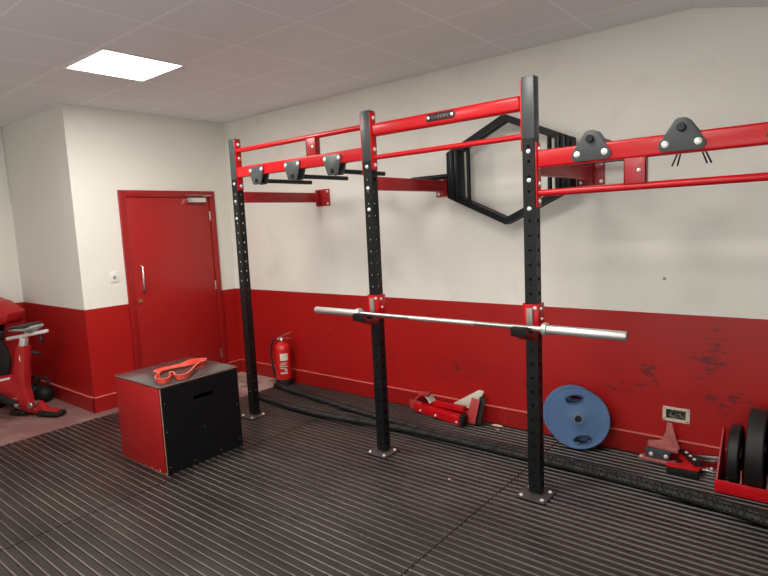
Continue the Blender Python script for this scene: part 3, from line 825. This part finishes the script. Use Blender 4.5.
for (x, y) in ((-1.43, .818), (-1.25, .783), (-1.02, .738)):
    bolt(sa, loc((x, y-.006, .030)), (-.2, -1, 0), .009)
sb = empty('spotter_arm', 'red spotter arm with an upright cream triangle plate, lying nearest the wall', 'spotter arm', (-1.1, .91, 0), group='red spotter arms by the wall')
base = Vector((-1.1, .91, 0))
o = MB(); o.bar(loc((-1.44, .912, .035)), loc((-.965, .905, .035)), .06, .066, .005); o.bar(loc((-1.325, .876, .096)), loc((-1.0, .835, .112)), .05, .040, .004)
o.build('beam', M['red'], sb)
MB().prism(rounded_tri([(-1.20, .085), (-.975, .085), (-.868, .255), (-.925, .255)], .012), (1.1, .028, 0), (1, 0, 0), (0, 0, 1), .008, .001).build('triangle_plate', M['cream'], sb, label='cream painted gusset plate')
o = MB()
o.bar(loc((-.952, .81, .020)), loc((-.925, .865, .205)), .012, .050, .002, (1, 0, 0)); o.bar(loc((-.915, .80, .020)), loc((-.895, .855, .205)), .012, .050, .002, (1, 0, 0))
o.bar(loc((-.97, .835, .035)), loc((-.90, .835, .035)), .05, .060, .003)
o.build('mount_bracket', M['red_worn'], sb)
MB().bar(loc((-.880, .82, .012)), loc((-.862, .89, .215)), .010, .055, .002, (1, 0, 0)).build('liner', M['rubber'], sb)

# ------------------------------------------------------------------ loose brackets at the right
fb = empty('rack_bracket', 'faded pink-red steel bracket with raised arm, standing against the wall under the hole', 'rack bracket', (.47, .88, 0), group='loose rack brackets on the floor')
base = Vector((.47, .88, 0))
o = MB(); o.prism([(-.10, .085), (.05, .075), (.095, .10), (.075, .15), (.06, .20), (.045, .262), (.015, .262), (.010, .20), (-.02, .135), (-.10, .118)], (0, .03, 0), (1, 0, 0), (0, 0, 1), .009, .001)
o.bar((-.14, -.005, .012), (.075, -.02, .012), .07, .010, .001); o.bar((-.10, .02, .095), (.085, .01, .085), .012, .03, .001)
o.build('arm_plate', M['red_faded'], fb)
o = MB(); o.prism([(-.105, .012), (.035, .012), (.05, .085), (-.105, .085)], (0, -.012, 0), (1, 0, 0), (0, 0, 1), .007, .001)
pl = o.build('liner', M['char2'], fb)
for x in (-.07, .02): bolt(fb, (x, -.02, .045), (0, -1, 0), .011)
bolt(fb, (-.13, -.02, .017), (0, 0, 1), .010)
rbk = empty('rack_bracket', 'bright red and black v-shaped bracket lying on the mat beside the plate rack', 'rack bracket', (.63, .745, 0), group='loose rack brackets on the floor')
o = MB(); o.prism([(-.105, -.055), (.075, -.040), (.085, .015), (.03, .07), (-.02, .215), (-.075, .19), (-.062, .12), (-.02, .065), (-.03, .02), (-.105, -.012)], (0, 0, .055), (1, 0, 0), (0, 1, 0), .010, .001)
o.build('plate', M['red'], rbk)
o = MB(); o.prism([(-.10, -.052), (.072, -.038), (.074, -.018), (-.098, -.028)], (0, 0, .004), (1, 0, 0), (0, 1, 0), .050, .001)
o.bar((-.055, .195, .07), (.065, .02, .07), .045, .030, .003); o.build('pad', M['rubber'], rbk)
for t_ in (.25, .5, .75): bolt(rbk, (-.055+.12*t_, .195-.175*t_, .085), (0, 0, 1), .009)
sbk = empty('rack_bracket', 'thin silver steel plate with bolts propped on the floor by the wall', 'rack bracket', (.715, .895, 0), group='loose rack brackets on the floor')
o = MB(); o.bar((-.075, .03, .055), (.09, .03, .075), .008, .030, .001); o.box((-.075, -.035, .001), (.09, .025, .008), .001); o.bar((-.07, .025, .008), (-.07, .03, .05), .008, .008)
o.build('plate', M['steel'], sbk)
for x, y in ((-.04, -.01), (.01, -.015), (.03, .01)): bolt(sbk, (x, y, .008), (0, 0, 1), .009)

# ------------------------------------------------------------------ plate rack with black plates
pr = empty('plate_rack', 'low red steel plate rack on the mat at the right edge', 'plate rack', (1.2, .76, 0))
base = Vector((1.2, .76, 0))
X0, X1 = .806, 1.62; YA, YB = .592, .93
o = MB(); o.box(loc((X0, YA, .002)), loc((X1, YA+.008, .082)), .002); o.box(loc((X0, YA, .002)), loc((X1, YA+.03, .010)), .002); o.box(loc((X0, YB-.03, .002)), loc((X1, YB, .082)), .004)
o.build('rail', M['red'], pr)
for xa in (X0-.001, X1-.008):
    o = MB(); o.prism([(YA-.76, .002), (YB-.76, .002), (YB-.76, .275), (YB-.80, .30), (YB-.825, .30)], (xa-1.2, 0, 0), (0, 1, 0), (0, 0, 1), .009, .001)
    o.build('end_plate', M['red_worn'], pr)
DX = [.935, 1.058, 1.19, 1.36]
for x in DX:
    o = MB(); o.cyl(loc((x, YA+.015, .08)), loc((x, YA+.022, .155)), .0045, seg=8); o.cyl(loc((x, YB-.015, .08)), loc((x, YB-.022, .155)), .0045, seg=8); o.bar(loc((x, YA+.02, .021)), loc((x, YB-.02, .021)), .02, .022, .002)
    o.build('divider', M['red_faded'], pr, label='pale worn divider')
def black_plate(x, R, th, label, z=None):
    r = empty('weight_plate', label, 'weight plate', (x, .742, R+.034 if z is None else z), group='black plates in the red rack')
    h = th/2
    prof = [(.026, -h*.8), (.07, -h*.8), (.075, -h*.62), (R*.78, -h*.62), (R*.82, -h), (R-.006, -h), (R, -h+.006), (R, h-.006), (R-.006, h), (R*.82, h), (R*.78, h*.62), (.075, h*.62), (.07, h*.8), (.026, h*.8), (.026, -h*.8)]
    MB().lathe(prof, (0, 0, 0), (1, 0, 0), 56).build('disc', M['bumper'], r)
    MB().lathe([(.0252, -h*.82), (.032, -h*.84), (.032, h*.84), (.0252, h*.82), (.0252, -h*.82)], (0, 0, 0), (1, 0, 0), 24).build('hub', M['bare'], r)
black_plate(.893, .168, .055, 'small black weight plate, leftmost in the red plate rack')
black_plate(1.000, .225, .085, 'large thick black bumper plate standing between two plates in the red rack')
black_plate(1.128, .225, .085, 'large black bumper plate cut off by the right edge of the picture')

# ------------------------------------------------------------------ exercise bike at the left edge
ang = math.atan2(.423, .906)
BO = Vector((-4.54, -1.06, FZ))
eb = empty('exercise_bike', 'red exercise bike at the left edge with grey-sided saddle and chrome slider', 'exercise bike', BO, ang)
o = MB()
def L(x, z, y=0): return (x, y, z+.014)
W_ = .085
o.prism([(-.125, .66), (-.026, .66), (-.085, .26), (-.06, .12), (.03, .05), (-.05, .02), (-.12, .045), (-.42, .13), (-1.0, .22), (-1.0, .42), (-.40, .36), (-.21, .39), (-.192, .41)], (0, W_/2, .014), (1, 0, 0), (0, 0, 1), W_, .008)
o.build('frame', M['bikered'], eb)
o = MB()
o.prism([(-.40, .333), (-.23, .365), (-.232, .345), (-.40, .313)], (0, -W_/2-.0004, .014), (1, 0, 0), (0, 0, 1), .001)
o.prism([(-.10, .545), (-.088, .58), (-.085, .53), (-.092, .515)], (0, -W_/2-.0004, .014), (1, 0, 0), (0, 0, 1), .001)
o.build('decal', M['white_pl'], eb)
MB().bar(L(-.085, .64), L(-.055, .735), .05, .062, .006, (1, 0, 0)).build('seat_post', M['slider'], eb)
o = MB(); o.bar(L(-.255, .723), L(.215, .802), .038, .032, .008); o.build('saddle_slider', M['slider'], eb)
for p, q_ in ((L(.135, .76, 0), L(.14, .715, 0)), (L(.02, .60, 0), L(.085, .59, 0))): MB().cyl(p, q_, .014, seg=12).cyl(q_, Vector(q_)+Vector((.012, 0, -.008)), .02, seg=12, bev=.004).build('adjuster_knob', M['saddle'], eb)
# saddle: lofted cross sections, narrow nose at the left, broad tail at the right
def loft(secs, name, m, parent, seg=20):
    o = MB(); rs = []
    for (x, zc, hw, hh) in secs: rs.append([o.bm.verts.new((x, hw*math.cos(2*PI*k/seg), zc+.014+hh*math.sin(2*PI*k/seg))) for k in range(seg)])
    for A, B in zip(rs, rs[1:]):
        for k in range(seg): o.bm.faces.new([A[k], A[(k+1) % seg], B[(k+1) % seg], B[k]])
    o.bm.faces.new(rs[0][::-1]); o.bm.faces.new(rs[-1]); return o.build(name, m, parent)
sd = loft([(-.225, .815, .012, .008), (-.20, .822, .022, .018), (-.12, .832, .028, .020), (-.03, .842, .055, .025), (.03, .850, .085, .028), (.075, .856, .092, .028), (.095, .856, .08, .022), (.105, .852, .045, .010)], 'saddle', M['saddle'], eb)
loft([(-.225, .805, .010, .007), (-.15, .810, .026, .017), (-.03, .818, .060, .022), (.03, .820, .088, .030), (.075, .830, .097, .034), (.100, .844, .085, .022), (.110, .846, .045, .010)], 'saddle_side', M['saddle_g'], sd)
MB().cyl(L(-.02, .745), L(-.03, .81), .016, seg=12).build('saddle_clamp', M['steel'], sd)
MB().lathe([(0, -.02), (.23, -.02), (.25, -.012), (.25, .012), (.23, .02), (0, .02)], L(-.52, .52, .02), (0, 1, 0), 48).build('flywheel', M['rubber'], eb)
o = MB(); o.bar(L(-.75, .80, -.02), L(-.30, .76, -.02), .10, .06, .012); o.bar(L(-.48, .78, .0), L(-.50, .42, .0), .07, .05, .01); o.build('housing', M['saddle'], eb)
rl = MB().cyl(L(-.345, .205, -.11), L(-.105, .125, -.13), .034, seg=18, bev=.006).build('roller', M['rubber'], eb)
o = MB(); o.cyl(L(-.36, .21, -.109), L(-.343, .204, -.11), .022, seg=14); o.cyl(L(-.107, .126, -.13), L(-.07, .113, -.132), .022, seg=14); o.cyl(L(-.20, .157, -.12), L(-.19, .15, 0), .016, seg=12); o.build('roller_axle', M['steel'], rl)
st = MB(); st.bar(L(-.20, .035), L(.24, .035), .055, .040, .006); st.prism([(-.09, .05), (.12, .05), (.07, .105), (.02, .13), (-.03, .09)], (0, .03, .014), (1, 0, 0), (0, 0, 1), .06, .004)
st = st.build('stabilizer', M['bikered'], eb)
for a_, b_ in ((-.285, -.10), (.03, .275)):
    MB().prism([(a_, .002), (b_, .002), (b_-.015, .036), (a_+.02, .046)], (0, .06, .014), (1, 0, 0), (0, 0, 1), .12, .008).build('foot_pad', M['rubber'], st)
o = MB(); o.cyl(L(-.02, .10, -.07), L(-.02, .10, -.035), .03, seg=16, bev=.004); o.cyl(L(.04, .13, -.05), L(.04, .13, -.02), .018, seg=12); o.build('crank_hub', M['steel'], eb)

# red padded bench behind, mostly out of frame
un = Vector((.906, .423, 0)).normalized(); vn = Vector((.423, -.906, 0)).normalized()
bo = BO-vn*.0+(-vn)*.0
bpos = Vector((-4.54, -1.06, FZ))+(-un)*.70+(vn)*(-.30)
bn = empty('padded_bench', 'red padded bench back raised on a dark frame, behind the bike at the left edge', 'bench', bpos, ang)
MB().prism([(-.25, .905), (-.25, 1.10), (-.02, 1.078), (.10, 1.045), (.275, .935), (.235, .845), (.185, .815), (.06, .835)], (0, .11, .014), (1, 0, 0), (0, 0, 1), .22, .022).build('back_pad', M['vinyl'], bn)
o = MB(); o.bar((.06, 0, .86), (-.05, 0, .45), .05, .05, .005); o.bar((-.05, 0, .47), (.0, 0, .004), .06, .05, .005, (1, 0, 0)); o.box((-.12, -.16, 0.0005), (.10, .16, .05), .006)
o.build('support_frame', M['black'], bn)
# kettlebells near the corner
def kettlebell(x, y, R, rz, label):
    r = empty('kettlebell', label, 'kettlebell', (x, y, FZ), rz, 'black kettlebells behind the bike')
    prof = [(0, .0005), (R*.55, .0005)]+[(R*math.cos(a), R*.92+R*math.sin(a)) for a in [math.radians(t) for t in range(-55, 91, 12)]]+[(0, R*1.92)]
    MB().lathe(prof, (0, 0, 0), (0, 0, 1), 28).build('ball', M['rubber'], r)
    pts = spline([(-R*.55, 0, R*1.6), (-R*.72, 0, R*2.2), (-R*.5, 0, R*2.75), (0, 0, R*2.9), (R*.5, 0, R*2.75), (R*.72, 0, R*2.2), (R*.55, 0, R*1.6)], 6)
    MB().tube(pts, R*.17, 10).build('handle', M['steel_dk'] if R < .08 else M['rubber'], r)
kettlebell(-4.98, -.84, .085, .6, 'black kettlebell on the carpet by the red skirting, nearer the door')
kettlebell(-5.215, -.845, .08, .1, 'black kettlebell on the carpet half hidden behind the red bike frame')

# ------------------------------------------------------------------ bits of paint on the mat
def flake(x, y, s, label, z=.0004):
    n = 7; o = MB(); pl = [(s*random.uniform(.6, 1)*math.cos(2*PI*k/n), .6*s*random.uniform(.6, 1)*math.sin(2*PI*k/n)) for k in range(n)]
    o.prism(pl, (0, 0, 0), (1, 0, 0), (0, 1, 0), .003, 0)
    tag(o.build('paint_flake', M['flake'], smooth=False, loc=(x, y, z)), label, 'paint flake', 'paint flakes on the mats')
flake(-.745, .90, .055, 'pale flake of paint on the mat by the skirting, largest of the flakes')
flake(-.70, .82, .014, 'small pale flake of paint on the mat in front of the largest flake')
flake(-.565, -.10, .010, 'tiny pale paint flake on the mat left of the nearest upright')

# ------------------------------------------------------------------ camera
cam = bpy.data.cameras.new('camera'); co = bpy.data.objects.new('camera', cam); COL.objects.link(co)
R_ = Vector((0.77927081, 0.6248962, -0.04734701)); U_ = Vector((-0.03576727, 0.11977673, 0.99215636)); F_ = Vector((-0.62566581, 0.77146502, -0.11568934))
C_ = (1.31474535, -2.98788377, 1.64825556)
co.matrix_world = Matrix(((R_.x, U_.x, -F_.x, C_[0]), (R_.y, U_.y, -F_.y, C_[1]), (R_.z, U_.z, -F_.z, C_[2]), (0, 0, 0, 1)))
cam.sensor_width = 36; cam.lens = 562.736*36/768; cam.clip_start = .02
scene.camera = co
scene.view_settings.view_transform = 'Standard'
scene.view_settings.look = 'None'
scene.view_settings.exposure = 0.0
